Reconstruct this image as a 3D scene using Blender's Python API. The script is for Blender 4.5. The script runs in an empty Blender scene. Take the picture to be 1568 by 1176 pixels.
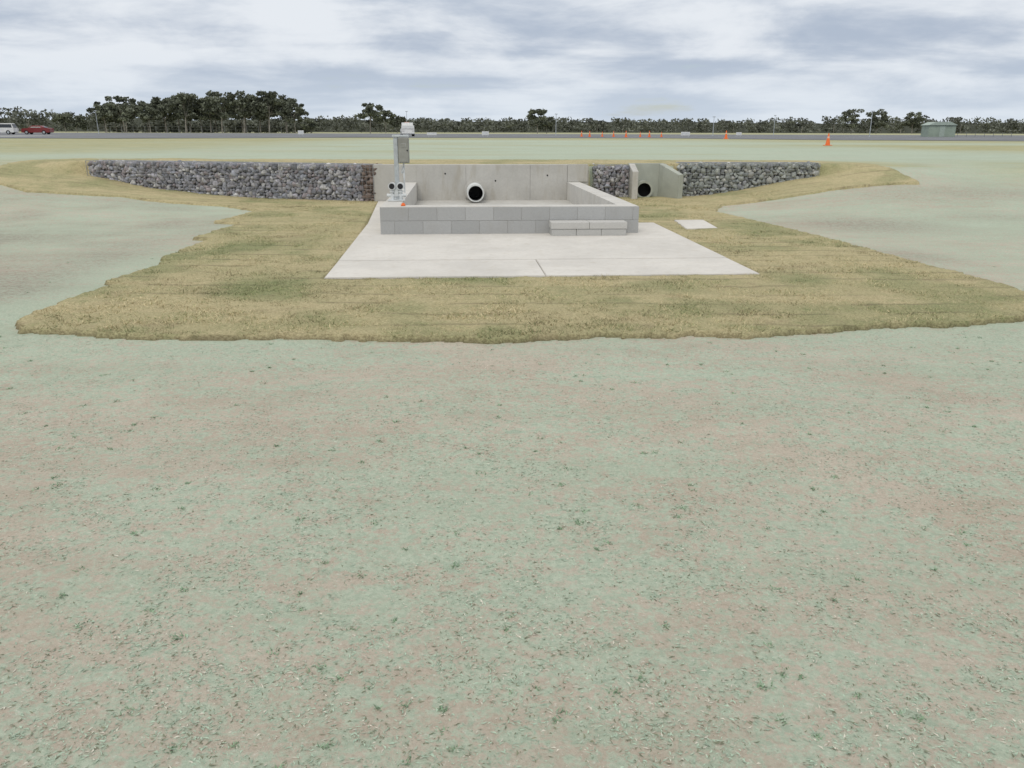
import bpy, bmesh, math, random
import numpy as np
from mathutils import Vector, Matrix
random.seed(7); rng=np.random.default_rng(7)
scene=bpy.context.scene
PI=math.pi
# ------------------------------------------------------------------ utils
def ss(a,b,x):
    t=np.clip((x-a)/(b-a),0,1); return t*t*(3-2*t)
def vnoise(x,y,scale,seed=0):
    r=np.random.default_rng(seed).random((256,256))
    x=np.asarray(x)*scale+37.3; y=np.asarray(y)*scale+91.7
    xi=np.floor(x).astype(int); yi=np.floor(y).astype(int)
    fx=x-xi; fy=y-yi; fx=fx*fx*(3-2*fx); fy=fy*fy*(3-2*fy)
    a=r[xi%256,yi%256]; b=r[(xi+1)%256,yi%256]; c=r[xi%256,(yi+1)%256]; d=r[(xi+1)%256,(yi+1)%256]
    return (a*(1-fx)+b*fx)*(1-fy)+(c*(1-fx)+d*fx)*fy
def fbm(x,y,scale,seed=0,o=4):
    s=0;a=1;t=0
    for i in range(o):
        s=s+a*vnoise(x,y,scale*2**i,seed+i); t+=a; a*=.55
    return s/t
def link(o):
    scene.collection.objects.link(o); return o
def empty(name,loc=(0,0,0),rz=0,parent=None):
    o=bpy.data.objects.new(name,None); o.location=loc; o.rotation_euler=(0,0,rz); link(o)
    o.empty_display_size=.2
    if parent: o.parent=parent
    return o
def mesh_np(name,verts,faces,mat=None,col=None,smooth=False,attrs=None,parent=None):
    verts=np.asarray(verts,dtype=np.float32); faces=np.asarray(faces,dtype=np.int32)
    me=bpy.data.meshes.new(name); n=len(verts); k=faces.shape[1]; m=len(faces)
    me.vertices.add(n); me.vertices.foreach_set('co',verts.ravel())
    me.loops.add(m*k); me.loops.foreach_set('vertex_index',faces.ravel())
    me.polygons.add(m); me.polygons.foreach_set('loop_start',np.arange(0,m*k,k,dtype=np.int32))
    me.polygons.foreach_set('loop_total',np.full(m,k,dtype=np.int32))
    if smooth: me.polygons.foreach_set('use_smooth',np.ones(m,dtype=bool))
    me.update(calc_edges=True)
    if col is not None:
        a=me.color_attributes.new('Col','FLOAT_COLOR','POINT')
        c=np.ones((n,4),dtype=np.float32); c[:,:3]=col; a.data.foreach_set('color',c.ravel())
    for kx,v in (attrs or {}).items():
        a=me.attributes.new(kx,'FLOAT','POINT'); a.data.foreach_set('value',np.asarray(v,dtype=np.float32).ravel())
    if mat: me.materials.append(mat)
    o=link(bpy.data.objects.new(name,me))
    if parent: o.parent=parent
    return o
def bm_obj(name,bm,mats,parent=None,smooth=False):
    me=bpy.data.meshes.new(name); bmesh.ops.recalc_face_normals(bm,faces=bm.faces); bm.to_mesh(me); bm.free()
    for m in (mats if isinstance(mats,(list,tuple)) else [mats]): me.materials.append(m)
    if smooth:
        for p in me.polygons: p.use_smooth=True
    o=link(bpy.data.objects.new(name,me))
    if parent: o.parent=parent
    return o
def bbox(bm,x0,x1,y0,y1,z0,z1,bev=0,mi=0,M=None):
    ret=bmesh.ops.create_cube(bm,size=1)
    vs=ret['verts']
    for v in vs:
        v.co=Vector(((x0+x1)/2+v.co.x*(x1-x0),(y0+y1)/2+v.co.y*(y1-y0),(z0+z1)/2+v.co.z*(z1-z0)))
    fs=set(f for v in vs for f in v.link_faces)
    if bev:
        es=set(e for v in vs for e in v.link_edges)
        r=bmesh.ops.bevel(bm,geom=list(es),offset=bev,segments=2,affect='EDGES',profile=.6)
        fs=set(r['faces'])|set(f for f in fs if f.is_valid)
        vs=list(set(v for f in fs for v in f.verts))
    for f in fs: f.material_index=mi
    if M is not None: bmesh.ops.transform(bm,matrix=M,verts=list(vs))
    return vs
def cyl(bm,p0,p1,r0,r1=None,seg=20,mi=0,caps=True):
    if r1 is None: r1=r0
    p0=Vector(p0);p1=Vector(p1); d=p1-p0
    q=d.to_track_quat('Z','Y').to_matrix().to_4x4(); M=Matrix.Translation((p0+p1)/2)@q
    r=bmesh.ops.create_cone(bm,cap_ends=caps,segments=seg,radius1=r0,radius2=max(r1,1e-4),depth=d.length,matrix=M)
    for f in set(f for v in r['verts'] for f in v.link_faces): f.material_index=mi
    return r['verts']
def prism(bm,pts,y0,y1,mi=0):
    a=[bm.verts.new((p[0],y0,p[1])) for p in pts]; b=[bm.verts.new((p[0],y1,p[1])) for p in pts]
    fs=[bm.faces.new(a),bm.faces.new(b[::-1])]; n=len(pts)
    for i in range(n): fs.append(bm.faces.new((a[i],b[i],b[(i+1)%n],a[(i+1)%n])))
    for f in fs: f.material_index=mi
    return a+b
# ------------------------------------------------------------------ node helper
class NT:
    def __init__(s,tree): s.t=tree; s.n=tree.nodes; s.l=tree.links
    def new(s,typ,**k):
        nd=s.n.new(typ)
        for a,b in k.items(): setattr(nd,a,b)
        return nd
    def set(s,sock,v):
        if isinstance(v,bpy.types.NodeSocket): s.l.new(v,sock)
        elif v is not None:
            if sock.type=='RGBA' and len(v)==3: v=(*v,1)
            sock.default_value=v
    def noise(s,vec,scale,detail=4,rough=.55,dist=0):
        nd=s.new('ShaderNodeTexNoise'); s.set(nd.inputs['Vector'],vec)
        nd.inputs['Scale'].default_value=scale; nd.inputs['Detail'].default_value=detail
        nd.inputs['Roughness'].default_value=rough; nd.inputs['Distortion'].default_value=dist
        return nd.outputs['Fac']
    def voro(s,vec,scale,out='Distance',feature='F1'):
        nd=s.new('ShaderNodeTexVoronoi',feature=feature); s.set(nd.inputs['Vector'],vec); nd.inputs['Scale'].default_value=scale
        return nd.outputs[out]
    def mr(s,v,a,b,c=0,d=1):
        nd=s.new('ShaderNodeMapRange',interpolation_type='SMOOTHSTEP'); s.set(nd.inputs[0],v)
        for i,x in enumerate((a,b,c,d)): nd.inputs[i+1].default_value=x
        return nd.outputs[0]
    def math(s,op,a,b=None,clamp=False):
        nd=s.new('ShaderNodeMath',operation=op,use_clamp=clamp); s.set(nd.inputs[0],a)
        if b is not None: s.set(nd.inputs[1],b)
        return nd.outputs[0]
    def mix(s,f,a,b,mode='MIX'):
        nd=s.new('ShaderNodeMix',data_type='RGBA',blend_type=mode); s.set(nd.inputs[0],f); s.set(nd.inputs[6],a); s.set(nd.inputs[7],b)
        return nd.outputs[2]
    def attr(s,name,out='Fac'):
        nd=s.new('ShaderNodeAttribute'); nd.attribute_name=name; return nd.outputs[out]
    def pos(s): return s.new('ShaderNodeNewGeometry').outputs['Position']
    def mapping(s,v,rz=0,sc=(1,1,1)):
        nd=s.new('ShaderNodeMapping'); s.set(nd.inputs[0],v); nd.inputs['Rotation'].default_value=(0,0,rz); nd.inputs['Scale'].default_value=sc
        return nd.outputs[0]
    def bump(s,h,strength,dist,normal=None):
        nd=s.new('ShaderNodeBump'); s.set(nd.inputs['Height'],h); nd.inputs['Strength'].default_value=strength; nd.inputs['Distance'].default_value=dist
        if normal: s.set(nd.inputs['Normal'],normal)
        return nd.outputs[0]
def material(name):
    m=bpy.data.materials.new(name); m.use_nodes=True; nt=NT(m.node_tree); b=m.node_tree.nodes['Principled BSDF']
    b.inputs['Specular IOR Level'].default_value=.15; b.inputs['Roughness'].default_value=.9
    return m,nt,b
def simple(name,c,rough=.6,metal=0,var=.15,scale=8,spec=.3,bump=0):
    m,nt,b=material(name); p=nt.new('ShaderNodeTexCoord').outputs['Object']
    n=nt.noise(p,scale,5,.6)
    col=nt.mix(nt.mr(n,.3,.7),tuple(x*(1-var) for x in c),tuple(min(1,x*(1+var)) for x in c))
    nt.set(b.inputs['Base Color'],col); b.inputs['Roughness'].default_value=rough; b.inputs['Metallic'].default_value=metal
    b.inputs['Specular IOR Level'].default_value=spec
    if bump: nt.set(b.inputs['Normal'],nt.bump(nt.noise(p,scale*6,4),.5,bump))
    return m
def concrete(name,c,stain=.25,scale=1.5,warm=(.9,.82,.68),bump=.003):
    m,nt,b=material(name); p=nt.pos()
    n=nt.noise(p,scale,6,.65,.4); n2=nt.noise(p,scale*18,6,.7); st=nt.noise(nt.mapping(p,0,(3,3,.5)),2.2,5,.6)
    col=nt.mix(nt.mr(n,.3,.7),tuple(x*.84 for x in c),c)
    col=nt.mix(nt.mr(n2,.35,.75,0,.35),col,tuple(x*.72 for x in c))
    col=nt.mix(nt.mr(st,.5,.75,0,stain),col,tuple(x*w*.72 for x,w in zip(c,warm)))
    col=nt.mix(nt.mr(nt.voro(p,70),.0,.16,.35,0),col,tuple(x*.5 for x in c))
    nt.set(b.inputs['Base Color'],col); nt.set(b.inputs['Normal'],nt.bump(n2,.6,bump))
    return m
def attrcol(name,rough=.9,var=None,scale=20,bump=0):
    m,nt,b=material(name); c=nt.attr('Col','Color')
    if var:
        n=nt.noise(nt.pos(),scale,5,.65); c=nt.mix(nt.mr(n,.3,.7,0,var),c,(0.02,0.02,0.02))
        if bump: nt.set(b.inputs['Normal'],nt.bump(n,.7,bump))
    nt.set(b.inputs['Base Color'],c); b.inputs['Roughness'].default_value=rough
    return m
# ------------------------------------------------------------------ camera
cam=bpy.data.cameras.new('camera'); cam.lens=28.24; cam.sensor_width=36; cam.clip_end=6000; cam.clip_start=.05
co=link(bpy.data.objects.new('camera',cam)); co.location=(0,0,1.6)
R=Matrix.Rotation(math.radians(90-17.5),4,'X'); roll=Matrix.Rotation(math.radians(.15),4,'Z')
co.matrix_world=Matrix.Translation((0,0,1.6))@R@roll
scene.camera=co
# ------------------------------------------------------------------ terrain
ZP=.78
WX=[-400,-10.75,-3.14,1.74,1.92,2.9,2.96,3.95,4.0,7.6,400]
WY=[21.0,21.0,18.87,19.21,20.2,20.3,20.62,20.62,20.5,20.6,20.6]
def Yw(x): return np.interp(x,WX,WY)
def height(X,Y):
    X=np.asarray(X,float);Y=np.asarray(Y,float)
    yw=Yw(X); F=ZP*np.maximum(ss(5.5,14.5,-X),ss(4,9,X))*ss(14,23,Y)
    od=np.maximum(np.maximum(-10.8-X,X-7.65),0); wd=.12+2.6*ss(0,2.5,od)
    y0=yw+.08-.5*(wd-.12); t=np.clip((Y-y0)/wd,0,1); t=np.where(od>0,t*t*(3-2*t),t)
    z=F+(ZP-F)*t
    fade=ss(9,4.5,Y)+ss(6,9,np.abs(X))*ss(60,24,Y)
    z=z+(fbm(X,Y,.5,5,3)-.5)*.10*np.clip(fade,0,1)
    z=z+(fbm(X,Y,3.,15,3)-.5)*.025*ss(9,5.5,Y)
    return z
# ------------------------------------------------------------------ polygons
def sdist(X,Y,poly):
    d=np.full(X.shape,1e9); ins=np.zeros(X.shape,bool); n=len(poly)
    for i in range(n):
        x0,y0=poly[i]; x1,y1=poly[(i+1)%n]; ex,ey=x1-x0,y1-y0
        t=np.clip(((X-x0)*ex+(Y-y0)*ey)/(ex*ex+ey*ey+1e-12),0,1)
        d=np.minimum(d,np.hypot(X-x0-t*ex,Y-y0-t*ey))
        c=((y0>Y)!=(y1>Y)); xx=x0+(Y-y0)*ex/(ey if abs(ey)>1e-9 else 1e-9); ins^=(c&(X<xx))
    return np.where(ins,d,-d)
TH=math.radians(4); OX,OY=-2.05,12.63
def L(a,b): return (OX+a*math.cos(TH)-b*math.sin(TH), OY+a*math.sin(TH)+b*math.cos(TH))
turf_poly=[(-4.05,6.43),(-3.35,6.24),(-2.81,6.16),(-1.9,6.24),(-.96,6.22),(-.3,6.17),(.61,6.26),(1.5,6.33),(1.9,6.30),(2.24,6.43),(3.3,6.68),(3.6,6.66),(4.54,6.96),(6.2,7.25),(5.9,7.95),(5.27,8.2),(5.09,10.3),(4.83,12.87),(4.11,16.8),(4.7,18.2),(7.5,18.9),(9.3,18.9),(9.4,20.2),(8.6,22.6),(8.2,23.4),
 (3,23.6),(-3,23.3),(-9,23.6),(-12.3,23.4),(-13,21.5),(-12.6,19.5),(-10.9,18.5),(-8.8,18.6),(-6.3,17.8),(-5.2,16.8),(-5.3,14.6),(-4.8,14.4),(-4.85,12.3),(-4.55,12.2),(-4.5,10.2),(-4.3,10.1),(-4.4,8.63),(-4.2,8.5),(-4.35,7.1)]
slab_poly=[L(-.29,-3.84),L(4.62,-3.84),L(4.67,1.5),L(4.42,1.52),L(4.40,4.4),L(4.0,4.5),L(4.1,6.4),L(-.6,6.4),L(-.31,0)]
pad_poly=[(2.9,13.55),(3.46,13.68),(3.51,15.0),(2.96,14.95)]
excl=[slab_poly,pad_poly]
def turf_sd(X,Y):
    s=sdist(X,Y,turf_poly)+(fbm(X,Y,2.6,3,4)-.5)*.15+(vnoise(X,Y,11,8)-.5)*.05+(vnoise(X,Y,27,9)-.5)*.02
    for p in excl: s=np.minimum(s,-sdist(X,Y,p)+(fbm(X,Y,6,23,3)-.55)*.06)
    return s
# ------------------------------------------------------------------ ground mesh
def spaced(*segs):
    out=[]
    for a,b,st in segs: out+=list(np.arange(a,b,st))
    return out
def geo(a,b,n): return list(np.geomspace(a,b,n))
xs=sorted([-v for v in geo(14,2500,60)]+spaced((-13.8,12,.1))+geo(12.2,2500,60))
rows=spaced((-4,1.2,.4),(1.2,19.9,.1))+[19.9,20,20.04,20.08,20.13,20.2,20.3,20.45,20.6]+spaced((20.8,30,.25),(30,100,1.2))+geo(100,3000,40)
rows=sorted(set(np.round(rows,4))); rows=[-200,-60,-20]+rows
XX,RR=np.meshgrid(xs,rows); YY=RR+(Yw(XX)-20)*np.exp(-((RR-20)/3.2)**2)*1.0
ZZ=height(XX,YY)
def grid_faces(ny,nx):
    i=np.arange(ny-1)[:,None]*nx+np.arange(nx-1)[None]; i=i.ravel(); return np.stack([i,i+1,i+nx+1,i+nx],1)
def zone_dry(X,Y):
    n=(fbm(X,Y*2,.05,40,4)-.5)*22
    left=ss(-8,-20,X)*ss(26,34,Y+n*.4)*ss(95,80,Y+n)
    left*=.75+.7*(fbm(X,Y,.07,44,3)-.2)
    right=ss(14,24,X+n)*ss(30,36,Y+n*.3)*ss(62,50,Y+n*.3)
    right2=ss(56,70,Y)*ss(8,30,X)*.9
    mid=ss(72,84,Y)*.85
    near=ss(25.4,23.2,Y+(fbm(X,Y,.6,70,3)-.5)*3)*ss(20.5,21.2,Y)*ss(13,10,np.abs(X+1))*.95
    sides=ss(27,22,Y+n*.2)*ss(18,20,Y)*ss(10,14,np.abs(X))*.55
    pat=ss(.5,.75,fbm(X,Y*2.5,.12,47,4))*ss(24,30,Y)*.45
    return np.clip(np.maximum.reduce([left,right,right2,mid,near,sides,pat]),0,1)
def zone_mud(X,Y):
    n=fbm(X,Y,.45,50,4)
    a=ss(-4.2,-5.5,X)*ss(6.8,8.5,Y)*ss(20,16,Y)*ss(.32,.62,n)
    g=lambda cx,cy,sx,sy:np.exp(-((X-cx)/sx)**2-((Y-cy)/sy)**2)
    b=g(6.3,14.6,1.5,1.2)*ss(.3,.6,n)+g(5.4,10.9,.5,.8)*.7+g(10,18,3,1)*.6+g(-5.6,8.2,.7,.5)*.8+g(-8.2,12.2,.7,.5)*.9+g(9.3,15.5,1.6,.6)*.5
    return np.clip(a*.8+b,0,1)
def zone_mint(X,Y):
    arc=0
    for cx,cy,R0 in ((-6,-1,9.0),(-6,-1,10.6),(9,12,9.6),(9,12,11.2)):   # faint wheel tracks
        d=np.abs(np.hypot(X-cx,Y-cy)-R0); arc=arc-ss(.22,.05,d)*.25
    return np.clip(.47+(fbm(X,Y,.35,60,4)-.5)*1.2 - ss(3.0,1.4,Y)*.08+ss(4,6,Y)*.06+ss(20,26,Y)*.42+ss(12,18,np.abs(X))*.2+arc*ss(9,6,Y),0,1)
m,nt,b=material('hydromulched_soil'); p=nt.pos()
mint_a=nt.attr('mint'); mud_a=nt.attr('mud'); dry_a=nt.attr('dry')
nf=nt.noise(p,21,9,.82,.3); nmid=nt.noise(p,3.2,8,.75,.4); nclump=nt.noise(nt.mapping(p,.5,(1,1.8,1)),8,6,.65,.4)
stre=nt.noise(nt.mapping(p,math.radians(28),(.45,3.4,1)),1.3,7,.7)
streak2=nt.noise(nt.mapping(p,math.radians(-14),(.3,3.0,1)),1.2,7,.7)
v=nt.math('ADD',nt.math('MULTIPLY',nmid,.40),nt.math('MULTIPLY',stre,.5)); v=nt.math('ADD',v,nt.math('MULTIPLY',streak2,.45))
v=nt.math('ADD',v,nt.math('MULTIPLY',nf,2.0)); v=nt.math('ADD',v,nt.math('MULTIPLY',nclump,.5)); v=nt.math('ADD',v,nt.math('MULTIPLY',mint_a,.40))
mask=nt.mr(v,1.94,2.20)
soil=nt.mix(nt.mr(nt.noise(p,1.1,7,.7),.3,.7),(.455,.385,.305),(.53,.475,.385))
soil=nt.mix(nt.mr(nt.noise(p,60,6,.75),.42,.66,0,.45),soil,(.30,.25,.19))
mint=nt.mix(nt.mr(nt.noise(p,45,6,.7),.35,.65),(.345,.43,.325),(.47,.54,.42))
col=nt.mix(nt.math('MULTIPLY',mask,.85),soil,mint)
cl2=nt.mr(nclump,.58,.67,0,.45); col=nt.mix(cl2,col,(.29,.37,.28))
spk=nt.mr(nt.noise(p,42,5,.65),.62,.70,0,.6)
col=nt.mix(spk,col,(.16,.20,.135))
col=nt.mix(nt.mr(nt.noise(p,65,3,.6),.62,.70,0,.6),col,(.62,.61,.52))
far=nt.mr(nt.noise(nt.mapping(p,.05,(1,3,1)),.35,10,.8),.4,.7,0,.3); col=nt.mix(far,col,(.30,.31,.225))
mudc=nt.mix(nt.mr(nt.noise(p,9,8,.7),.35,.65),(.21,.165,.135),(.33,.29,.235))
col=nt.mix(nt.math('MULTIPLY',mud_a,nt.mr(nf,.40,.55,.9,.35)),col,mudc)
dryc=nt.mix(nt.mr(nt.noise(nt.mapping(p,0,(1,2,1)),.8,10,.8),.35,.65),(.44,.39,.21),(.29,.30,.165))
col=nt.mix(nt.math('MULTIPLY',dry_a,nt.mr(nt.noise(nt.mapping(p,0,(.6,2,1)),.7,9,.78),.3,.55,.3,1)),col,dryc)
nt.set(b.inputs['Base Color'],col)
h=nt.math('ADD',nt.noise(p,32,8,.75),nt.math('MULTIPLY',nt.noise(p,9,6,.65),1.2))
nt.set(b.inputs['Normal'],nt.bump(h,.75,.015))
b.inputs['Roughness'].default_value=.95
MG=m
ground=mesh_np('ground',np.stack([XX.ravel(),YY.ravel(),ZZ.ravel()],1),grid_faces(len(rows),len(xs)),MG,smooth=True,
  attrs={'mint':zone_mint(XX,YY),'mud':zone_mud(XX,YY),'dry':zone_dry(XX,YY)})
# ------------------------------------------------------------------ turf sheet
st=.03
gx=np.arange(-13.6,10.2,st); gy=np.arange(5.7,24.2,st)
GX,GY=np.meshgrid(gx,gy); SD=turf_sd(GX,GY)
lump=(fbm(GX,GY,1.3,30,3)-.5)*.02+(vnoise(GX,GY,9,31)-.5)*.012
GZ=height(GX,GY)+np.where(SD>0,.044+lump,-.03)
F=grid_faces(len(gy),len(gx)); keep=(SD.ravel()[F]>0).any(1); F=F[keep]
used=np.unique(F); remap=-np.ones(GX.size,int); remap[used]=np.arange(len(used))
def greenness(X,Y):
    g=lambda cx,cy,sx,sy:np.exp(-((X-cx)/sx)**2-((Y-cy)/sy)**2)
    n=fbm(X,Y,.9,80,5)
    v=ss(.46,.72,n)*.65+g(-3.75,11.2,.42,.7)*1.2+g(-2.95,12,.3,1.6)*.5+g(3.2,8.7,.35,.3)*.8+g(-2.4,8.5,.5,.9)*.4+g(-4,14,1.2,2)*.3
    row=np.floor(Y/.44); pan=np.floor(X/1.6+row*.37)
    v=v+(np.random.default_rng(1).random(4096)[((row*37+pan*11).astype(int))%4096]-.5)*.36
    return np.clip(v+.05,0,1)
def seam(X,Y):
    row=Y/.44+ (vnoise(X,Y,1.2,90)-.5)*.25; f=np.abs(row-np.round(row))*.44
    return np.clip(1-f/.035,0,1)*ss(.35,.6,vnoise(X,Y,1.5,91))
m,nt,b=material('dry_turf'); p=nt.pos()
g=nt.attr('green'); sm=nt.attr('seam'); ed=nt.attr('edge_soil_shade')
fine=nt.noise(p,55,7,.75); med=nt.noise(p,7,7,.7)
fib=nt.noise(nt.mapping(p,.5,(1,3,1)),40,5,.7)
straw=nt.mix(nt.mr(fib,.35,.65),(.34,.285,.155),(.62,.54,.32))
grn=nt.mix(nt.mr(fib,.35,.65),(.14,.16,.07),(.32,.345,.165))
gg=nt.math('ADD',nt.math('MULTIPLY',g,.8),nt.mr(med,.48,.75,0,.5),True)
col=nt.mix(gg,straw,grn); col=nt.mix(nt.mr(fine,.50,.70,0,.6),col,(.14,.11,.065))
col=nt.mix(nt.mr(nt.noise(p,2.2,9,.75),.52,.72,0,.45),col,(.25,.19,.12))
col=nt.mix(nt.math('MULTIPLY',sm,.55),col,(.11,.09,.055)); col=nt.mix(nt.math('MULTIPLY',ed,.85),col,(.08,.06,.04))  # sod edge: dark soil with its edge shadow painted in
nt.set(b.inputs['Base Color'],col); nt.set(b.inputs['Normal'],nt.bump(nt.math('ADD',fine,med),.8,.02))
sdu=SD.ravel()[used]
turf=mesh_np('turf',np.stack([GX.ravel(),GY.ravel(),GZ.ravel()],1)[used],remap[F],m,smooth=True,
 attrs={'green':greenness(GX,GY).ravel()[used],'seam':seam(GX,GY).ravel()[used],'edge_soil_shade':np.where(sdu<.0,1,0)*(GY.ravel()[used]<10)})
# grass blades
def blades(name,N,x0,x1,y0,y1,hh,ww,smin,mat,density=None,seed=0):
    r=np.random.default_rng(seed); X=r.uniform(x0,x1,N); Y=y0+(y1-y0)*r.random(N)**1.25
    sd=turf_sd(X,Y); k=(sd>smin)&(sdist(X,Y,slab_poly)<-.015)
    k&=(fbm(X,Y,7,120,3)+r.random(N)*.4)>.5
    X=X[k];Y=Y[k]; sd=sd[k]; n=len(X)
    Z=height(X,Y)+.036
    a=r.uniform(0,2*PI,n); H=hh*r.uniform(.5,1.3,n)*(1+1.2*(vnoise(X,Y,3.5,33)-.4)); W=ww*r.uniform(.6,1.4,n); ln=r.uniform(.4,2.2,n)*H; la=r.uniform(0,2*PI,n)
    dx=np.cos(a)*W;dy=np.sin(a)*W
    P=np.empty((n,3,3)); P[:,0]=np.stack([X-dx,Y-dy,Z],1); P[:,1]=np.stack([X+dx,Y+dy,Z],1)
    P[:,2]=np.stack([X+np.cos(la)*ln,Y+np.sin(la)*ln,Z+H],1)
    g=greenness(X,Y); pr=r.random(n)<(.14+.8*g)
    c=np.where(pr[:,None],np.array([.23,.255,.12])*r.uniform(.65,1.45,(n,1)),np.array([.57,.49,.295])*r.uniform(.65,1.25,(n,1)))
    sm=seam(X,Y)[:,None]; c=c*(1-.45*sm)*(.78+.45*ss(.3,.6,fbm(X,Y,1.8,130,4)))[:,None]  # seams darken; broad noise paints tuft shadows into the blade colour
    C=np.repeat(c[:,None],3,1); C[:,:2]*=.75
    return mesh_np(name,P.reshape(-1,3),np.arange(3*n).reshape(-1,3),mat,col=C.reshape(-1,3))
MB=attrcol('grass_blade')
blades('turf_grass_blades',330000,-6.2,6.3,6.0,19.8,.020,.0035,.025,MB)
# loose mulch fibres on the seeded soil
n=190000; Y=1.3+6.0*rng.random(n)**1.25; X=rng.uniform(-1,1,n)*(Y*.68+.6)
k=(turf_sd(X,Y)<-.02); X=X[k];Y=Y[k]; n=len(X)
kk=vnoise(X,Y,5,101)*.5+vnoise(X,Y,17,102)*.6+rng.random(n)*.5; k=kk>.80; X=X[k];Y=Y[k]; n=len(X)
Z=height(X,Y)+.001; s=rng.uniform(.0015,.0055,n); a=rng.uniform(0,2*PI,n)
ux,uy=np.cos(a),np.sin(a); w_=s*rng.uniform(.25,.8,n); l_=s*rng.uniform(1.0,2.4,n)
P=np.empty((n,3,3))
P[:,0]=np.stack([X-ux*l_-uy*w_,Y-uy*l_+ux*w_,Z],1); P[:,1]=np.stack([X-ux*l_*.3+uy*w_,Y-uy*l_*.3-ux*w_,Z+.0015],1); P[:,2]=np.stack([X+ux*l_,Y+uy*l_,Z+rng.uniform(0,.003,n)],1)
t=rng.random((n,1)); c=np.where(t<.66,np.array([.38,.47,.36]),np.where(t<.80,np.array([.56,.53,.44]),np.array([.20,.21,.14])))*rng.uniform(.75,1.2,(n,1))
mesh_np('mulch_fibres',P.reshape(-1,3),np.arange(3*n).reshape(-1,3),attrcol('mulch_fibre'),col=np.repeat(c,3,0))
# green sprouts
def sprouts(name,N,seed):
    r=np.random.default_rng(seed); Ps=[];Cs=[]
    for i in range(N):
        y=1.6+9*r.random()**1.2; x=r.uniform(-1,1)*(y*.66)
        if turf_sd(np.array([x]),np.array([y]))[0]>-.1: continue
        z=float(height(x,y)); rad=r.uniform(.010,.035); k=r.integers(8,24)
        for j in range(k):
            a=r.uniform(0,2*PI); d=rad*r.random(); bx=x+math.cos(a)*d;by=y+math.sin(a)*d; h=r.uniform(.003,.012); q=r.uniform(0,PI); w=.003
            Ps+=[(bx-math.cos(q)*w,by-math.sin(q)*w,z),(bx+math.cos(q)*w,by+math.sin(q)*w,z),(bx+r.uniform(-.015,.015),by+r.uniform(-.015,.015),z+h)]
            c=np.array([.22,.31,.20])*r.uniform(.6,1.4); Cs+=[c,c,c*1.2]
    mesh_np(name,Ps,np.arange(len(Ps)).reshape(-1,3),MB,col=np.array(Cs))
sprouts('grass_sprouts',320,5)
# ------------------------------------------------------------------ concrete
MSLAB=concrete('slab_concrete',(.67,.64,.585),.25,.9); MWALL=concrete('cast_concrete',(.53,.515,.475),.5,1.4)
MTOP=concrete('wall_top_concrete',(.62,.60,.555),.3,2); MHEAD=concrete('headwall_concrete',(.44,.46,.40),.4,2)
def poly_slab(name,poly,z0,z1,mat,bev=.008):
    bm=bmesh.new(); vs=[bm.verts.new((x,y,z0)) for x,y in poly]; f=bm.faces.new(vs)
    r=bmesh.ops.extrude_face_region(bm,geom=[f]); tv=[v for v in r['geom'] if isinstance(v,bmesh.types.BMVert)]
    for v in tv: v.co.z=z1
    te=[e for e in bm.edges if all(v.co.z>z1-1e-5 for v in e.verts)]
    bmesh.ops.bevel(bm,geom=te,offset=bev,segments=2,affect='EDGES')
    return bm_obj(name,bm,mat)
slab=empty('concrete_slab')
def Lp(*ab): return [L(a,b) for a,b in ab]
S=[poly_slab('front_bay_left',Lp((-.29,-3.84),(2.162,-3.84),(2.162,-2.65),(-.30,-2.65)),-.1,.054,MSLAB),
 poly_slab('front_bay_right',Lp((2.170,-3.84),(4.62,-3.84),(4.632,-2.65),(2.170,-2.65)),-.1,.053,MSLAB,.006),
 poly_slab('rear_bay',Lp((-.30,-2.642),(4.632,-2.642),(4.67,1.5),(-.36,1.5)),-.1,.055,MSLAB,.006),
 poly_slab('side_path_left',Lp((-.36,1.508),(.0,1.508),(.0,6.28),(-.6,6.28)),-.1,.05,MSLAB),
 poly_slab('side_path_right',Lp((4.06,1.508),(4.42,1.508),(4.40,4.4),(4.06,4.4)),-.1,.05,MSLAB)]
for o in S: o.parent=slab
poly_slab('concrete_pit_lid',pad_poly,-.1,.05,MSLAB)
# ------------------------------------------------------------------ chamber
H=.475
ch=empty('concrete_block_drainage_chamber',(OX,OY,0),TH)
MBLK,nt,b=material('grey_blockwork'); p=nt.pos(); c=nt.attr('Col','Color')
n2=nt.noise(p,90,6,.75); n1=nt.noise(p,2.5,5,.6)
c=nt.mix(nt.mr(n2,.4,.7,0,.35),c,(.2,.2,.2)); c=nt.mix(nt.mr(n1,.5,.75,0,.25),c,(.30,.28,.25)); nt.set(b.inputs['Base Color'],c); nt.set(b.inputs['Normal'],nt.bump(n2,.7,.003))
def block_wall(name,length,h,courses,BL,parent,M):
    bm=bmesh.new(); cl=bm.verts.layers.float_color.new('Col'); ch_=h/courses
    for k in range(courses):
        x=0; first=True; off=BL*.5 if k%2==0 else BL
        while x<length-.02:
            w=min(off if first else BL,length-x); first=False
            vs=bbox(bm,x+.002,x+w-.002,0,.12,k*ch_+.003,(k+1)*ch_-.003,.003)
            t=random.uniform(.90,1.08)
            for v in vs: v[cl]=(.42*t,.423*t,.415*t,1)
            x+=w
    o=bm_obj(name,bm,MBLK,parent); o.matrix_local=M; return o
zb=.05; hw=H-zb-.006
block_wall('front_blockwork',4.06,hw,2,.44,ch,Matrix.Translation((0,0,zb)))
bm=bmesh.new(); bbox(bm,.012,4.048,.008,.30,0,H,.006); bm_obj('front_wall_core',bm,MTOP,ch)
bm=bmesh.new(); bbox(bm,.004,.30,.303,6.29,0,H-.004,.006); bm_obj('left_side_wall',bm,MTOP,ch)
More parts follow.
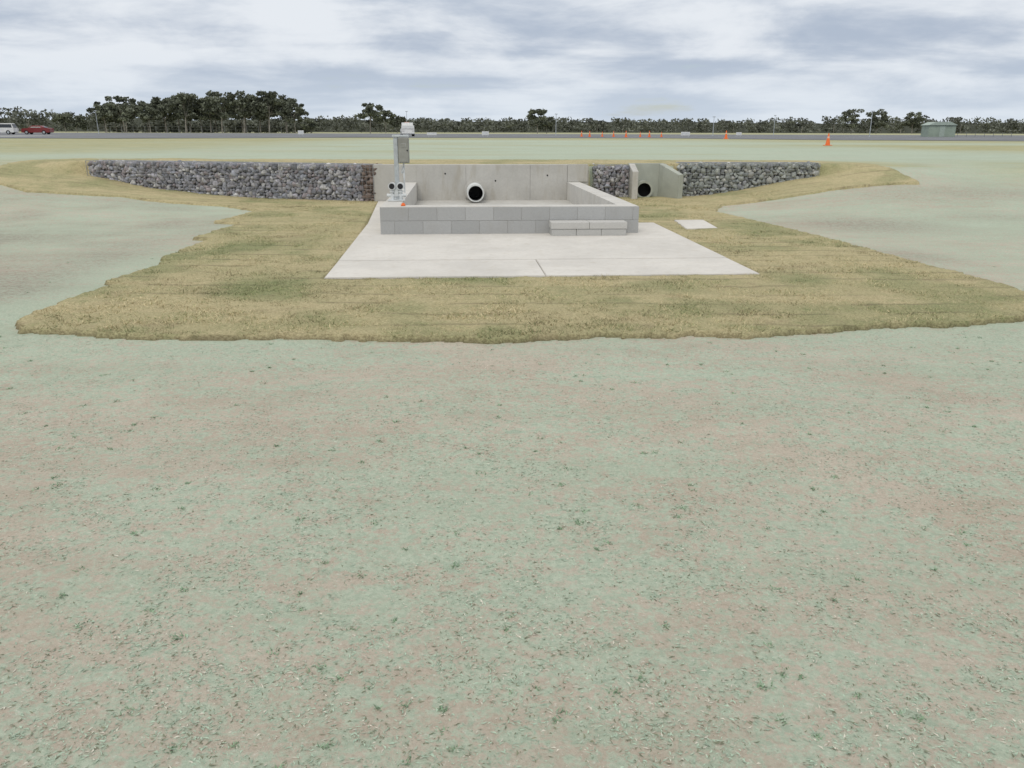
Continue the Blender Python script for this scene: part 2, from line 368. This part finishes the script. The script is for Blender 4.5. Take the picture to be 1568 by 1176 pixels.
bm=bmesh.new(); bbox(bm,3.76,4.052,.303,6.29,0,H-.004,.006); bm_obj('right_side_wall',bm,MTOP,ch)
bm=bmesh.new(); bbox(bm,-.68,4.24,6.3,6.52,-.2,.86,.01)
for a0,a1 in ((.302,1.42),(1.426,2.9),(2.906,3.758)): bbox(bm,a0,a1,6.285,6.31,.03,.852,.003)
bbox(bm,3.77,4.235,6.27,6.31,.475,.87,.008)
bm_obj('back_wall',bm,MWALL,ch)
bm=bmesh.new(); bbox(bm,4.05,4.30,6.53,7.35,-.2,.82,.01); bm_obj('return_wall',bm,MWALL,ch)
bm=bmesh.new(); bbox(bm,.302,3.758,.302,6.284,.0,.066); bm_obj('floor',bm,MWALL,ch)
MDARK=simple('dark_bore',(.012,.012,.012),.9,0,.1); MPVC=simple('pale_pipe',(.62,.63,.61),.5,0,.1); MBORE=simple('outlet_bore_shade',(.03,.03,.033),.5)
def tube(bm,p0,p1,ro,ri,mi=0,mi_in=1,seg=32):
    p0=Vector(p0);p1=Vector(p1);q=(p1-p0).to_track_quat('Z','Y').to_matrix()
    rings=[]
    for P_,r in ((p1,ro),(p0,ro),(p0,ri),(p1,ri)):
        rings.append([bm.verts.new(P_+q@Vector((math.cos(2*PI*i/seg)*r,math.sin(2*PI*i/seg)*r,0))) for i in range(seg)])
    for k in range(3):
        for i in range(seg):
            f=bm.faces.new((rings[k][i],rings[k][(i+1)%seg],rings[k+1][(i+1)%seg],rings[k+1][i])); f.material_index=mi if k<2 else mi_in; f.smooth=(k!=1)
bm=bmesh.new(); pa=1.62
tube(bm,(pa,5.45,.28),(pa,6.28,.28),.190,.160,0,1)
cyl(bm,(pa,6.2,.28),(pa,6.27,.28),.159,mi=1)  # near-black disc and lining paint the bore's shade; the wall is uncut
tube(bm,(pa,6.2,.28),(pa,6.284,.28),.24,.192,2,2)
bm_obj('outlet_pipe',bm,[MPVC,MBORE,MWALL],ch)
bm=bmesh.new()
for a,z in ((.95,.66),(2.1,.5),(3.3,.62)): cyl(bm,(a,6.278,z),(a,6.287,z),.018,mi=0,seg=12)
bm_obj('tie_holes',bm,MDARK,ch)
stp=empty('concrete_block_step',(OX,OY,0),TH)
bm=bmesh.new(); cl=bm.verts.layers.float_color.new('Col')
for i,(a0,a1) in enumerate(((2.64,3.02),(3.025,3.41),(3.415,3.80))):
    vs=bbox(bm,a0,a1,-.32,-.006,.053,.155,.006)
    for v in vs: v[cl]=(.49,.485,.46,1)
for i,(a0,a1) in enumerate(((2.63,3.22),(3.224,3.81))):
    vs=bbox(bm,a0,a1,-.33,-.006,.158,.262,.008)
    for v in vs: v[cl]=(.53,.52,.49,1)
bm_obj('step_blocks',bm,MBLK,stp)
# ------------------------------------------------------------------ control box on post
MGAL=simple('galvanised_steel',(.50,.53,.54),.45,.5,.12,12,.5); MBOX=simple('grey_enclosure',(.27,.27,.24),.5,0,.15,5,.4); MLB=simple('light_grey_paint',(.6,.62,.62),.5)
MWHT=simple('white_paint',(.72,.72,.70),.45,0,.06,4,.4); MOR=simple('orange_plastic',(.8,.17,.04),.5,0,.1); MBLKP=simple('black_plastic',(.02,.02,.022),.45)
cb=empty('control_box_on_post',(OX,OY,0),TH)
bm=bmesh.new()
bbox(bm,.14,.215,1.52,1.60,H,1.50,.008); bbox(bm,.10,.26,1.47,1.65,H,H+.012,.003); bbox(bm,.125,.40,1.50,1.62,1.49,1.53,.01)
for sx in (.115,.245):
    for sy in (1.485,1.635): cyl(bm,(sx,sy,H+.01),(sx,sy,H+.035),.009,seg=6)
bm_obj('post',bm,MGAL,cb)
bm=bmesh.new(); bbox(bm,.222,.40,1.46,1.64,1.07,1.485,.012); bbox(bm,.235,.388,1.452,1.462,1.09,1.465,.004); cyl(bm,(.375,1.44,1.28),(.375,1.455,1.28),.012,seg=10,mi=1)
bbox(bm,.27,.35,1.446,1.453,1.33,1.39,.002,mi=2)
bm_obj('enclosure',bm,[MBOX,MBLKP,MLB],cb)
bm=bmesh.new(); cyl(bm,(.30,1.56,H+.1),(.30,1.56,1.08),.014); cyl(bm,(.26,1.56,.9),(.30,1.56,1.0),.02,.03,mi=0); bm_obj('conduit',bm,MLB,cb)
va=empty('valve_assembly',(OX,OY,0),TH)
bm=bmesh.new()
bbox(bm,.05,.33,1.05,1.2,H,H+.02,.004,0)
for a in (.12,.26):
    cyl(bm,(a,1.12,H+.02),(a,1.12,H+.16),.03,mi=0); cyl(bm,(a,1.12,H+.14),(a,1.12,H+.17),.045,mi=0)
    cyl(bm,(a,1.06,H+.24),(a,1.17,H+.24),.062,mi=0,seg=28); cyl(bm,(a,1.052,H+.24),(a,1.061,H+.24),.045,mi=1,seg=28)
    cyl(bm,(a,1.12,H+.17),(a,1.12,H+.19),.02,mi=0)
cyl(bm,(.03,1.12,H+.09),(.35,1.12,H+.09),.028,mi=0); bbox(bm,.15,.23,1.09,1.15,H+.07,H+.2,.01,2)
bm_obj('valve_body',bm,[MLB,MBLKP,MGAL],va)
os_=empty('orange_marker_cap',(OX,OY,0),TH)
bm=bmesh.new(); bbox(bm,.32,.39,.12,.19,H,H+.025,.01); cyl(bm,(.355,.155,H+.02),(.355,.155,H+.045),.026,.02); bm_obj('cap',bm,MOR,os_)
# ------------------------------------------------------------------ gabions
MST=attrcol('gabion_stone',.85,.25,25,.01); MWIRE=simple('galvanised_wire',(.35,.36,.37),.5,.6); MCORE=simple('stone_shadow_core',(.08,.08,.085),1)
ico=bmesh.new(); bmesh.ops.create_icosphere(ico,subdivisions=2,radius=1); ico.verts.ensure_lookup_table()
IV=np.array([v.co[:] for v in ico.verts]); IF=np.array([[v.index for v in f.verts] for f in ico.faces]); ico.free()
def gabion(name,p0,p1,ztop,thick,pal,seed,rust=False):
    r=np.random.default_rng(seed); e=empty(name); p0=np.array(p0);p1=np.array(p1); d=p1-p0; Ln=np.linalg.norm(d); u=d/Ln; nn=np.array([-u[1],u[0]])
    V=[];Fc=[];C=[];cnt=0
    def stone(s,t,z,size):
        nonlocal cnt
        q=IV.copy()
        for _ in range(8):
            ax=r.normal(size=3); ax/=np.linalg.norm(ax); dd=q@ax; lim=r.uniform(.4,.75); q=q-np.outer(np.maximum(dd-lim,0),ax)
        q=q*(np.array([1,.8,.8])*size*r.uniform(.85,1.25,3)); a=r.uniform(-.8,.8); ca,sa=math.cos(a),math.sin(a)
        q=np.stack([q[:,0]*ca-q[:,2]*sa,q[:,1],q[:,0]*sa+q[:,2]*ca],1); a=r.uniform(0,PI); ca,sa=math.cos(a*.3),math.sin(a*.3)
        q=np.stack([q[:,0]*ca-q[:,1]*sa,q[:,0]*sa+q[:,1]*ca,q[:,2]],1)
        w=np.stack([p0[0]+u[0]*(s+q[:,0])+nn[0]*(t+q[:,1]),p0[1]+u[1]*(s+q[:,0])+nn[1]*(t+q[:,1]),z+q[:,2]],1)
        c=np.array(pal[r.integers(len(pal))])*r.uniform(.7,1.3)
        if rust and s>Ln-.30: c=np.array([.22,.17,.145])*r.uniform(.6,1.2)
        V.append(w);Fc.append(IF+cnt);C.append(np.tile(c,(len(w),1)));cnt+=len(w)
    z=-.06
    while z<ztop-.03:
        s=r.uniform(0,.05)
        while s<Ln-.05:
            w=r.uniform(.075,.17); stone(s+w/2,.05,min(z+.045+r.uniform(-.02,.02),ztop-.045),w*.62); s+=w*.86
        z+=.076
    t=.06
    while t<thick:
        s=0
        while s<Ln-.05:
            w=r.uniform(.08,.16); stone(s+w/2,t,ztop-.05,w*.6); s+=w*.9
        t+=.1
    for s in (0.03,Ln-.06):
        for z in np.arange(0,ztop-.05,.1):
            for t in np.arange(.1,thick,.12): stone(s,t,z+.04,r.uniform(.06,.09))
    mesh_np(name+'_stones',np.concatenate(V),np.concatenate(Fc),MST,col=np.concatenate(C),parent=e)
    rz=math.atan2(u[1],u[0]); M=Matrix.Translation((p0[0],p0[1],0))@Matrix.Rotation(rz,4,'Z')
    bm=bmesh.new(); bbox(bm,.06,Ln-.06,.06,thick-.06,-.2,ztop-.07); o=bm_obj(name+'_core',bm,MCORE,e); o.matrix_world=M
    bm=bmesh.new(); w=.0022
    for s in np.arange(0,Ln+.001,.1):
        bbox(bm,s-w,s+w,-.022,-.018,-.05,ztop+.012); bbox(bm,s-w,s+w,-.022,thick,ztop+.008,ztop+.012)
    for z in np.arange(0,ztop+.02,.1): bbox(bm,0,Ln,-.026,-.022,z-w,z+w)
    for t in np.arange(0,thick+.01,.1): bbox(bm,0,Ln,t-w,t+w,ztop+.0125,ztop+.0165)
    for s in np.append(np.arange(0,Ln,2.0),Ln): cyl(bm,(s,-.03,-.05),(s,-.03,ztop+.015),.006,seg=6)
    for t in (-.028,thick): cyl(bm,(0,t,ztop+.015),(Ln,t,ztop+.015),.006,seg=6)
    o=bm_obj(name+'_wire_basket',bm,MWIRE,e); o.matrix_world=M
    return e
palL=[(.34,.34,.37),(.38,.37,.40),(.46,.45,.46),(.29,.29,.32),(.35,.31,.32),(.56,.55,.54),(.33,.34,.38)]
palR=[(.31,.33,.31),(.37,.39,.36),(.42,.44,.41),(.27,.29,.28),(.34,.35,.36),(.47,.47,.44)]
gabion('gabion_wall',(-10.75,21.0),(-3.16,18.87),.84,.5,palL,1,True)
gabion('gabion_wall',(1.98,20.22),(2.84,20.28),.80,.5,palL,2)
gabion('gabion_wall',(4.12,20.5),(7.6,20.6),.84,.5,palR,3)
# ------------------------------------------------------------------ pipe headwall
hd=empty('concrete_pipe_headwall')
def wall_prism(name,pts_xy,ztops,z0,mat,parent):
    bm=bmesh.new(); lo=[bm.verts.new((x,y,z0)) for x,y in pts_xy]; hi=[bm.verts.new((x,y,z)) for (x,y),z in zip(pts_xy,ztops)]
    n=len(lo); bm.faces.new(lo); bm.faces.new(hi[::-1])
    for i in range(n): bm.faces.new((lo[i],hi[i],hi[(i+1)%n],lo[(i+1)%n]))
    bmesh.ops.recalc_face_normals(bm,faces=bm.faces); bmesh.ops.bevel(bm,geom=list(bm.edges),offset=.008,segments=2,affect='EDGES')
    return bm_obj(name,bm,mat,parent)
wall_prism('back_panel',[(2.86,20.55),(3.75,20.55),(3.75,20.72),(2.86,20.72)],[.84]*4,-.2,MHEAD,hd)
wall_prism('wing_left',[(2.86,19.75),(3.0,19.75),(3.02,20.547),(2.86,20.547)],[.68,.68,.835,.835],-.2,MWALL,hd)
wall_prism('wing_right',[(3.98,19.85),(4.12,19.95),(3.78,20.547),(3.62,20.547)],[.60,.60,.835,.835],-.2,MHEAD,hd)
bm=bmesh.new(); tube(bm,(3.24,20.28,.22),(3.24,20.54,.22),.215,.165,0,1); cyl(bm,(3.24,20.48,.22),(3.24,20.53,.22),.164,mi=1); bm_obj('culvert_pipe',bm,[MHEAD,MDARK],hd)  # dark end disc and lining stand in for shade inside the culvert
bm=bmesh.new(); bbox(bm,3.01,3.66,19.8,20.54,-.1,.02,.005); bm_obj('apron',bm,MHEAD,hd)
# ------------------------------------------------------------------ far apron / runway
m,nt,b=material('asphalt'); p=nt.pos()
c=nt.mix(nt.mr(nt.noise(p,.12,6,.65),.3,.7),(.14,.145,.155),(.21,.215,.22)); c=nt.mix(nt.mr(nt.noise(nt.mapping(p,0,(.02,.4,1)),1,4),.45,.7,0,.5),c,(.25,.25,.25)); nt.set(b.inputs['Base Color'],c)
MA=m
def sheet(name,pts,z,mat):
    bm=bmesh.new(); bm.faces.new([bm.verts.new((x,y,z)) for x,y in pts]); return bm_obj(name,bm,mat)
sheet('runway',[(-900,120),(-120,84),(-38,80),(-18,98),(18,100),(32,84),(60,74),(900,64),(900,215),(0,215),(-900,240)],ZP+.03,MA)
MC=simple('marking_concrete',(.6,.6,.56),.9,0,.1,.5)
sheet('painted_marking',[(-66,100),(-60,99),(-58,108),(-64,109)],ZP+.04,MC)
# ------------------------------------------------------------------ cones
def cone(loc,s=1.0,name='traffic_cone'):
    bm=bmesh.new(); bbox(bm,-.19,.19,-.19,.19,0,.035,.01,1)
    def fr(z0,z1,mi):
        r=lambda z:.14-.115*(z-.03)/.67
        cyl(bm,(0,0,z0),(0,0,z1),r(z0),r(z1),mi=mi,seg=20,caps=(z1>.69))
    fr(.03,.42,0); fr(.42,.52,2); fr(.52,.7,0)
    o=bm_obj(name,bm,[MOR,MOR,MORW]); o.location=loc; o.scale=(s,s,s); o.rotation_euler=(0,0,random.random())
MORW=simple('reflective_band',(.72,.45,.35),.4,0,.1)
def gp(px,Y):  # lateral metre position for a surveyed bearing at distance Y
    return (px-784)*(Y*.9537+.25)/1230
for x,Y,s in ((890,122,1.15),(902,118,1.15),(921,122,1.0),(938,120,1.1),(958,112,1.2),(979,118,1.0),(993,115,1.2),(1012,117,1.0),(1110,91,1.25),(1266,49.5,1.0)):
    cone((round(gp(x,Y),1),Y,ZP+.03),s)
# ------------------------------------------------------------------ cars
MGLASS=simple('car_glass',(.03,.035,.04),.15,0,.05,3,.6); MTYRE=simple('tyre',(.02,.02,.02),.9)
def car(name,loc,rz,paint,kind='wagon'):
    e=empty(name,loc,rz); bm=bmesh.new()
    Hh={'sedan':1.42,'wagon':1.75,'ute':1.78}[kind]; Lg=4.6 if kind!='ute' else 5.0
    prof=[(0.0,.32),(.02,.78),(.25,.95),(1.15,1.02),(Lg-.5,1.05),(Lg-.05,.98),(Lg,.35),(Lg-.3,.28),(.3,.28)]
    prism(bm,prof,-.88,.88,0)
    if kind=='sedan': cab=[(1.1,1.0),(1.75,Hh),(3.1,Hh),(3.85,1.03)]
    elif kind=='wagon': cab=[(1.1,1.0),(1.7,Hh),(4.2,Hh),(4.5,1.03)]
    else: cab=[(1.2,1.0),(1.8,Hh),(3.0,Hh),(3.15,1.03)]
    vs=prism(bm,cab,-.78,.78,0)
    for v in vs:
        if v.co.z>1.3: v.co.y*=.86
    bmesh.ops.bevel(bm,geom=[ed for ed in bm.edges],offset=.04,segments=2,affect='EDGES')
    def quad(pts,mi):
        f=bm.faces.new([bm.verts.new(q) for q in pts]); f.material_index=mi
    x0,x1=cab[1][0]-.3,cab[2][0]+.1
    for sy in (-1,1):
        quad([(x0,sy*.785,1.08),(x1,sy*.785,1.08),(x1-.12,sy*.70,Hh-.14),(x0+.32,sy*.70,Hh-.14)],1)
    quad([(cab[0][0]+.03,-.64,1.08),(cab[0][0]+.03,.64,1.08),(cab[1][0]-.08,.58,Hh-.1),(cab[1][0]-.08,-.58,Hh-.1)],1)
    quad([(cab[3][0]+.02,-.64,1.12),(cab[3][0]+.02,.64,1.12),(cab[2][0]+.10,.58,Hh-.1),(cab[2][0]+.10,-.58,Hh-.1)],1)
    for x in (.85,Lg-.95):
        for sy in (-1,1):
            cyl(bm,(x,sy*.72,.33),(x,sy*.91,.33),.33,mi=2,seg=24); cyl(bm,(x,sy*.9,.33),(x,sy*.925,.33),.19,mi=3,seg=16)
    for sy in (-.68,.68):
        bbox(bm,-.03,.05,sy-.15,sy+.15,.68,.82,.01,4); bbox(bm,Lg-.05,Lg+.02,sy-.13,sy+.13,.7,.95,.01,5)
    if kind=='ute':
        bbox(bm,3.25,4.98,-.86,.86,1.0,1.45,.03,0); bbox(bm,3.2,3.24,-.8,.8,1.0,1.85,.01,3); bbox(bm,2.0,2.6,-.3,.3,1.79,1.9,.03,6)
    bm_obj('body',bm,[paint,MGLASS,MTYRE,MGAL,MWHT,MRED,MOR],e)
MRED=simple('red_paint',(.20,.03,.03),.35,0,.08,3,.5)
car('parked_wagon',(round(gp(4,139),1)-2.6,139,ZP+.035),.12,MWHT,'wagon')
car('parked_sedan',(round(gp(40,140),1)-2.2,143,ZP+.035),.1,MRED,'sedan')
car('utility_vehicle',(round(gp(622,122),1),122,ZP+.035),math.radians(-80),MWHT,'ute')
# ------------------------------------------------------------------ shed
sh=empty('small_shed',(round(gp(1444,136),1),138,ZP),-.08)
MSH=simple('pale_green_cladding',(.30,.36,.30),.7,0,.1,1); MRF=simple('shed_roof',(.34,.40,.35),.6)
bm=bmesh.new(); bbox(bm,-2.1,2.1,-1.5,1.5,0,1.85)
for i in range(42): bbox(bm,-2.08+i*.1,-2.04+i*.1,-1.515,-1.5,.05,1.83)
bm_obj('walls',bm,MSH,sh)
bm=bmesh.new(); vs=prism(bm,[(-2.3,1.85),(-1.2,2.35),(1.2,2.35),(2.3,1.85)],-1.7,1.7)
bm_obj('roof',bm,MRF,sh)
bm=bmesh.new(); bbox(bm,-.4,.4,-1.53,-1.517,.05,1.7,.005); bm_obj('door',bm,MRF,sh)
# ------------------------------------------------------------------ poles, signs, fences
MDG=simple('weathered_steel',(.22,.23,.23),.6,.3)
def pole(px,Y,h,r=.06,name='light_pole',head=True):
    bm=bmesh.new(); x=round(gp(px,Y),1); cyl(bm,(0,0,0),(0,0,h),r,r*.7,seg=10)
    cyl(bm,(0,0,0),(0,0,.15),r*2.2,r*2.0,seg=10)
    if head: bbox(bm,-.25,.25,-.12,.12,h,h+.12,.03)
    o=bm_obj(name,bm,MGAL); o.location=(x,Y,ZP)
for px,Y,h in ((150,180,4.6),(623,170,4.4),(850,150,3.6),(1090,150,3.2),(1330,140,4.0),(1183,190,4.2)): pole(px,Y,h)
def sign(px,Y,w,h):
    bm=bmesh.new()
    bbox(bm,-w/2,w/2,-.04,.04,.25,.25+h,.01,0)
    for s in (-w/3,w/3): cyl(bm,(s,0,0),(s,0,.26),.03,mi=1,seg=8)
    bbox(bm,-w/2+.08,w/2-.08,-.046,-.041,.33,.17+h,0,2)
    o=bm_obj('airfield_marker_sign',bm,[MWHT,MGAL,MLB]); o.location=(round(gp(px,Y),1),Y,ZP+.03)
sign(742,108,.9,.45); sign(1048,112,1.2,.45); sign(460,118,.8,.5); sign(660,104,1.2,.3); sign(1130,125,.8,.4)
def fence(name,x0,x1,Y,h,step):
    bm=bmesh.new()
    for x in np.arange(x0,x1+.01,step): cyl(bm,(x,Y,0),(x,Y,h),.035,seg=6)
    for z in (.15,h*.5,h-.05): bbox(bm,x0,x1,Y-.01,Y+.01,z-.01,z+.01)
    o=bm_obj(name,bm,MDG); o.location=(0,0,ZP)
fence('boundary_fence',-112,-60,222,1.7,3); fence('low_barrier_fence',74,83,140,.7,1.5)
# ------------------------------------------------------------------ trees
MLF=attrcol('eucalypt_foliage',.85); MBK=simple('pale_bark',(.26,.24,.21),.9,0,.3,1)
def leafcloud(r,c,rad,n,size,colr,V,C):
    d=r.normal(size=(n,3)); d/=np.linalg.norm(d,axis=1)[:,None]; d*=(r.random(n)[:,None]**.4)
    P=np.array(c)+d*np.array(rad)
    a=r.normal(size=(n,3)); a/=np.linalg.norm(a,axis=1)[:,None]; b=np.cross(a,r.normal(size=(n,3))); b/=np.linalg.norm(b,axis=1)[:,None]
    s=size*r.uniform(.5,1.4,n)[:,None]
    q=np.stack([P-a*s-b*s*.5,P+a*s*.9-b*s*.6,P+a*s+b*s*.5,P-a*s*.8+b*s*.6],1)
    V.append(q.reshape(-1,3)); cc=np.array(colr)*r.uniform(.7,1.35,(n,1)); C.append(np.repeat(cc,4,0))
def limb(r,p0,p1,r0,r1,BV,BF):
    p0=np.array(p0,float);p1=np.array(p1,float); d=p1-p0; u=np.cross(d,[0,.3,1])
    if np.linalg.norm(u)<1e-3: u=np.array([1.,0,0])
    u/=np.linalg.norm(u); w=np.cross(d,u); w/=np.linalg.norm(w); k=sum(len(x) for x in BV)
    ring=[]
    for P_,rr in ((p0,r0),(p1,r1)):
        for i in range(6): a=i*PI/3; ring.append(P_+(u*math.cos(a)+w*math.sin(a))*rr)
    BV.append(np.array(ring)); BF.append(np.array([[k+i,k+(i+1)%6,k+6+(i+1)%6,k+6+i] for i in range(6)]))
HAZY_TONE=(.14,.152,.112)  # leaf colour lightened to carry distance haze
def tree(r,x,y,h,w,V,C,BV,BF,size=.35,dens=1.0,tone=HAZY_TONE,low=.35):
    z0=ZP; lean=r.uniform(-.06,.06)*h; top=np.array([x+lean,y,z0+h*.62]); tr=.016*h
    mid=np.array([x+lean*.4,y,z0+h*.3]); limb(r,(x,y,z0-.2),mid,tr*1.3,tr,BV,BF); limb(r,mid,top,tr,tr*.5,BV,BF)
    nc=int(12+w*1.4)
    for i in range(nc):
        a=r.uniform(0,2*PI); d=r.random()**.6*w*.5; f=r.uniform(.1,.93); zc=z0+h*(low+(1-low)*f)
        k=math.sqrt(max(0,1-((f-.45)/.62)**2)); c=np.array([x+lean+math.cos(a)*d*max(k,.3),y+math.sin(a)*d*.7,zc])
        if i%2==0: limb(r,mid+(top-mid)*r.random(),c,tr*.35,tr*.1,BV,BF)
        rad=r.uniform(.09,.16)*max(w,h*.7); t=r.uniform(.6,1.35)*np.array(tone)
        leafcloud(r,c,(rad*1.1,rad,rad*.6),int(80*dens),size,t,V,C)
def finish(name,V,C,BV,BF):
    e=empty(name); V=np.concatenate(V);mesh_np('foliage',V,np.arange(len(V)).reshape(-1,4),MLF,col=np.concatenate(C),parent=e)
    if BV: mesh_np('trunks_and_limbs',np.concatenate(BV),np.concatenate(BF),MBK,parent=e)
    return e
r=np.random.default_rng(11); V,C,BV,BF=[],[],[],[]
prof_px=[130,150,175,200,235,262,300,330,365,400,430,455,475]; prof_h=[3.5,8.5,10.8,10.3,9.3,10.8,11.6,10.8,11.3,11.8,11.3,9.2,4.5]
for x in np.arange(-128,-62,2.3):
    px=784+x*1230/(250*.954); hh=np.interp(px,prof_px,prof_h)*r.uniform(.80,1.04); tree(r,x+r.uniform(-1.2,1.2),250+r.uniform(-9,9),hh,hh*.85,V,C,BV,BF,.32,.95,HAZY_TONE,.34)
for x in np.arange(-127,-63,1.5):
    leafcloud(r,(x,266+r.uniform(-4,4),ZP+1.3),(2.2,1,r.uniform(1.2,2.2)),60,.4,np.array([.105,.112,.085])*r.uniform(.7,1.3),V,C)
finish('eucalyptus_grove',V,C,BV,BF)
def single(px,Y,h,w,seed,low=.4):
    r=np.random.default_rng(seed); V,C,BV,BF=[],[],[],[]; tree(r,gp(px,Y),Y,h,w,V,C,BV,BF,.30,.9,HAZY_TONE,low); finish('eucalyptus_tree',V,C,BV,BF)
single(566,240,8.0,7.5,21,.5); single(590,250,6.4,6,22,.4); single(607,255,5.4,6,23,.3); single(822,260,7.0,7,24,.3); single(836,265,5.4,6,25,.2)
single(475,235,4.5,5,26,.2); single(1302,330,9.0,10,27,.2); single(1340,330,9.3,10,28,.2); single(1395,340,8.4,11,29,.2); single(100,280,5.6,7,30,.2)
r=np.random.default_rng(12); V,C,BV,BF=[],[],[],[]
for x in np.arange(-560,560,2.3):
    y=360+40*math.sin(x*.01)+r.uniform(-15,15); px=784+x*1230/(y*.954)
    hh=float(np.interp(px,[-200,0,130,480,640,1000,1200,1300,1400,1568,1800],[9,8.6,8,6.2,6.4,6.4,6.6,7.6,7.4,6.6,6.4]))*(.66+.55*float(fbm(x,0,.045,77,4)))*r.uniform(.84,1.12)
    t=np.array([.130,.138,.112])*r.uniform(.75,1.25)  # greyed foliage colour with far haze painted in
    for k in range(4):
        leafcloud(r,(x+r.uniform(-2,2),y+r.uniform(-3,3),ZP+hh*(.22+.2*k)),(2.8,2,hh*.17),34,.45,t*r.uniform(.8,1.25),V,C)
    if r.random()<.2: limb(r,(x,y-4,ZP-.1),(x+r.uniform(-.5,.5),y-4,ZP+hh*.55),.10,.06,BV,BF)
xs2=np.arange(-1200,1200,2.0); y2=400+40*np.sin(xs2*.01); h2=4.2+1.8*fbm(xs2,xs2*0,.12,78,4)
Vr=np.concatenate([np.stack([xs2,y2,np.full_like(xs2,ZP-.3)],1),np.stack([xs2,y2+1,ZP+h2],1)]); n=len(xs2)
tl=finish('distant_treeline',V,C,BV,BF)
i=np.arange(n-1); mesh_np('understorey_scrub',Vr,np.stack([i,i+1,i+1+n,i+n],1),MLF,col=np.tile([.09,.097,.08],(2*n,1))*rng.uniform(.8,1.2,(2*n,1)),parent=tl)
# ------------------------------------------------------------------ sky & sun
w=bpy.data.worlds.new('World'); scene.world=w; w.use_nodes=True; nt=NT(w.node_tree); bg=w.node_tree.nodes['Background']
EL,AZ=math.radians(52),math.radians(200)
sky=nt.new('ShaderNodeTexSky'); sky.sky_type='NISHITA'; sky.sun_disc=False; sky.sun_elevation=EL; sky.sun_rotation=AZ
tc=nt.new('ShaderNodeTexCoord').outputs['Generated']; sx=nt.new('ShaderNodeSeparateXYZ'); nt.set(sx.inputs[0],tc)
zz=nt.math('ADD',nt.math('MAXIMUM',sx.outputs[2],0.0),.11)
cx=nt.new('ShaderNodeCombineXYZ'); nt.set(cx.inputs[0],nt.math('DIVIDE',sx.outputs[0],zz)); nt.set(cx.inputs[1],nt.math('DIVIDE',sx.outputs[1],zz))
P=cx.outputs[0]
big=nt.noise(nt.mapping(P,.12,(.45,.75,1)),1.0,6,.5,.4); med=nt.noise(nt.mapping(tc,-.1,(1,1,3.6)),5.5,10,.58,.25)
den=nt.math('ADD',nt.math('MULTIPLY',big,.5),nt.math('MULTIPLY',med,.5))
lit=nt.mix(nt.mr(den,.40,.58),(4.4,5.1,6.2),(7.9,8.3,8.8))
hor=nt.mr(sx.outputs[2],.0,.10,1,0)
lit=nt.mix(nt.math('MULTIPLY',hor,.6),lit,(6.7,7.5,8.4))
zen=nt.mix(nt.mr(sx.outputs[2],.3,.8),lit,(9.8,9.9,10.1))
gap=nt.mr(den,.30,.40,.35,1)
colr=nt.mix(gap,sky.outputs[0],zen)
below=nt.mr(sx.outputs[2],-.05,0,0,1); colr=nt.mix(below,(3,3,2.8),colr)
nt.set(bg.inputs[0],colr); bg.inputs[1].default_value=.1
sl=bpy.data.lights.new('sun','SUN'); sl.energy=1.1; sl.angle=math.radians(25); sl.color=(1,.95,.87)
so=link(bpy.data.objects.new('sun',sl)); d=Vector((math.sin(AZ)*math.cos(EL),math.cos(AZ)*math.cos(EL),math.sin(EL))); so.rotation_euler=d.to_track_quat('Z','Y').to_euler()
scene.view_settings.view_transform='Standard'; scene.view_settings.look='None'; scene.view_settings.exposure=0
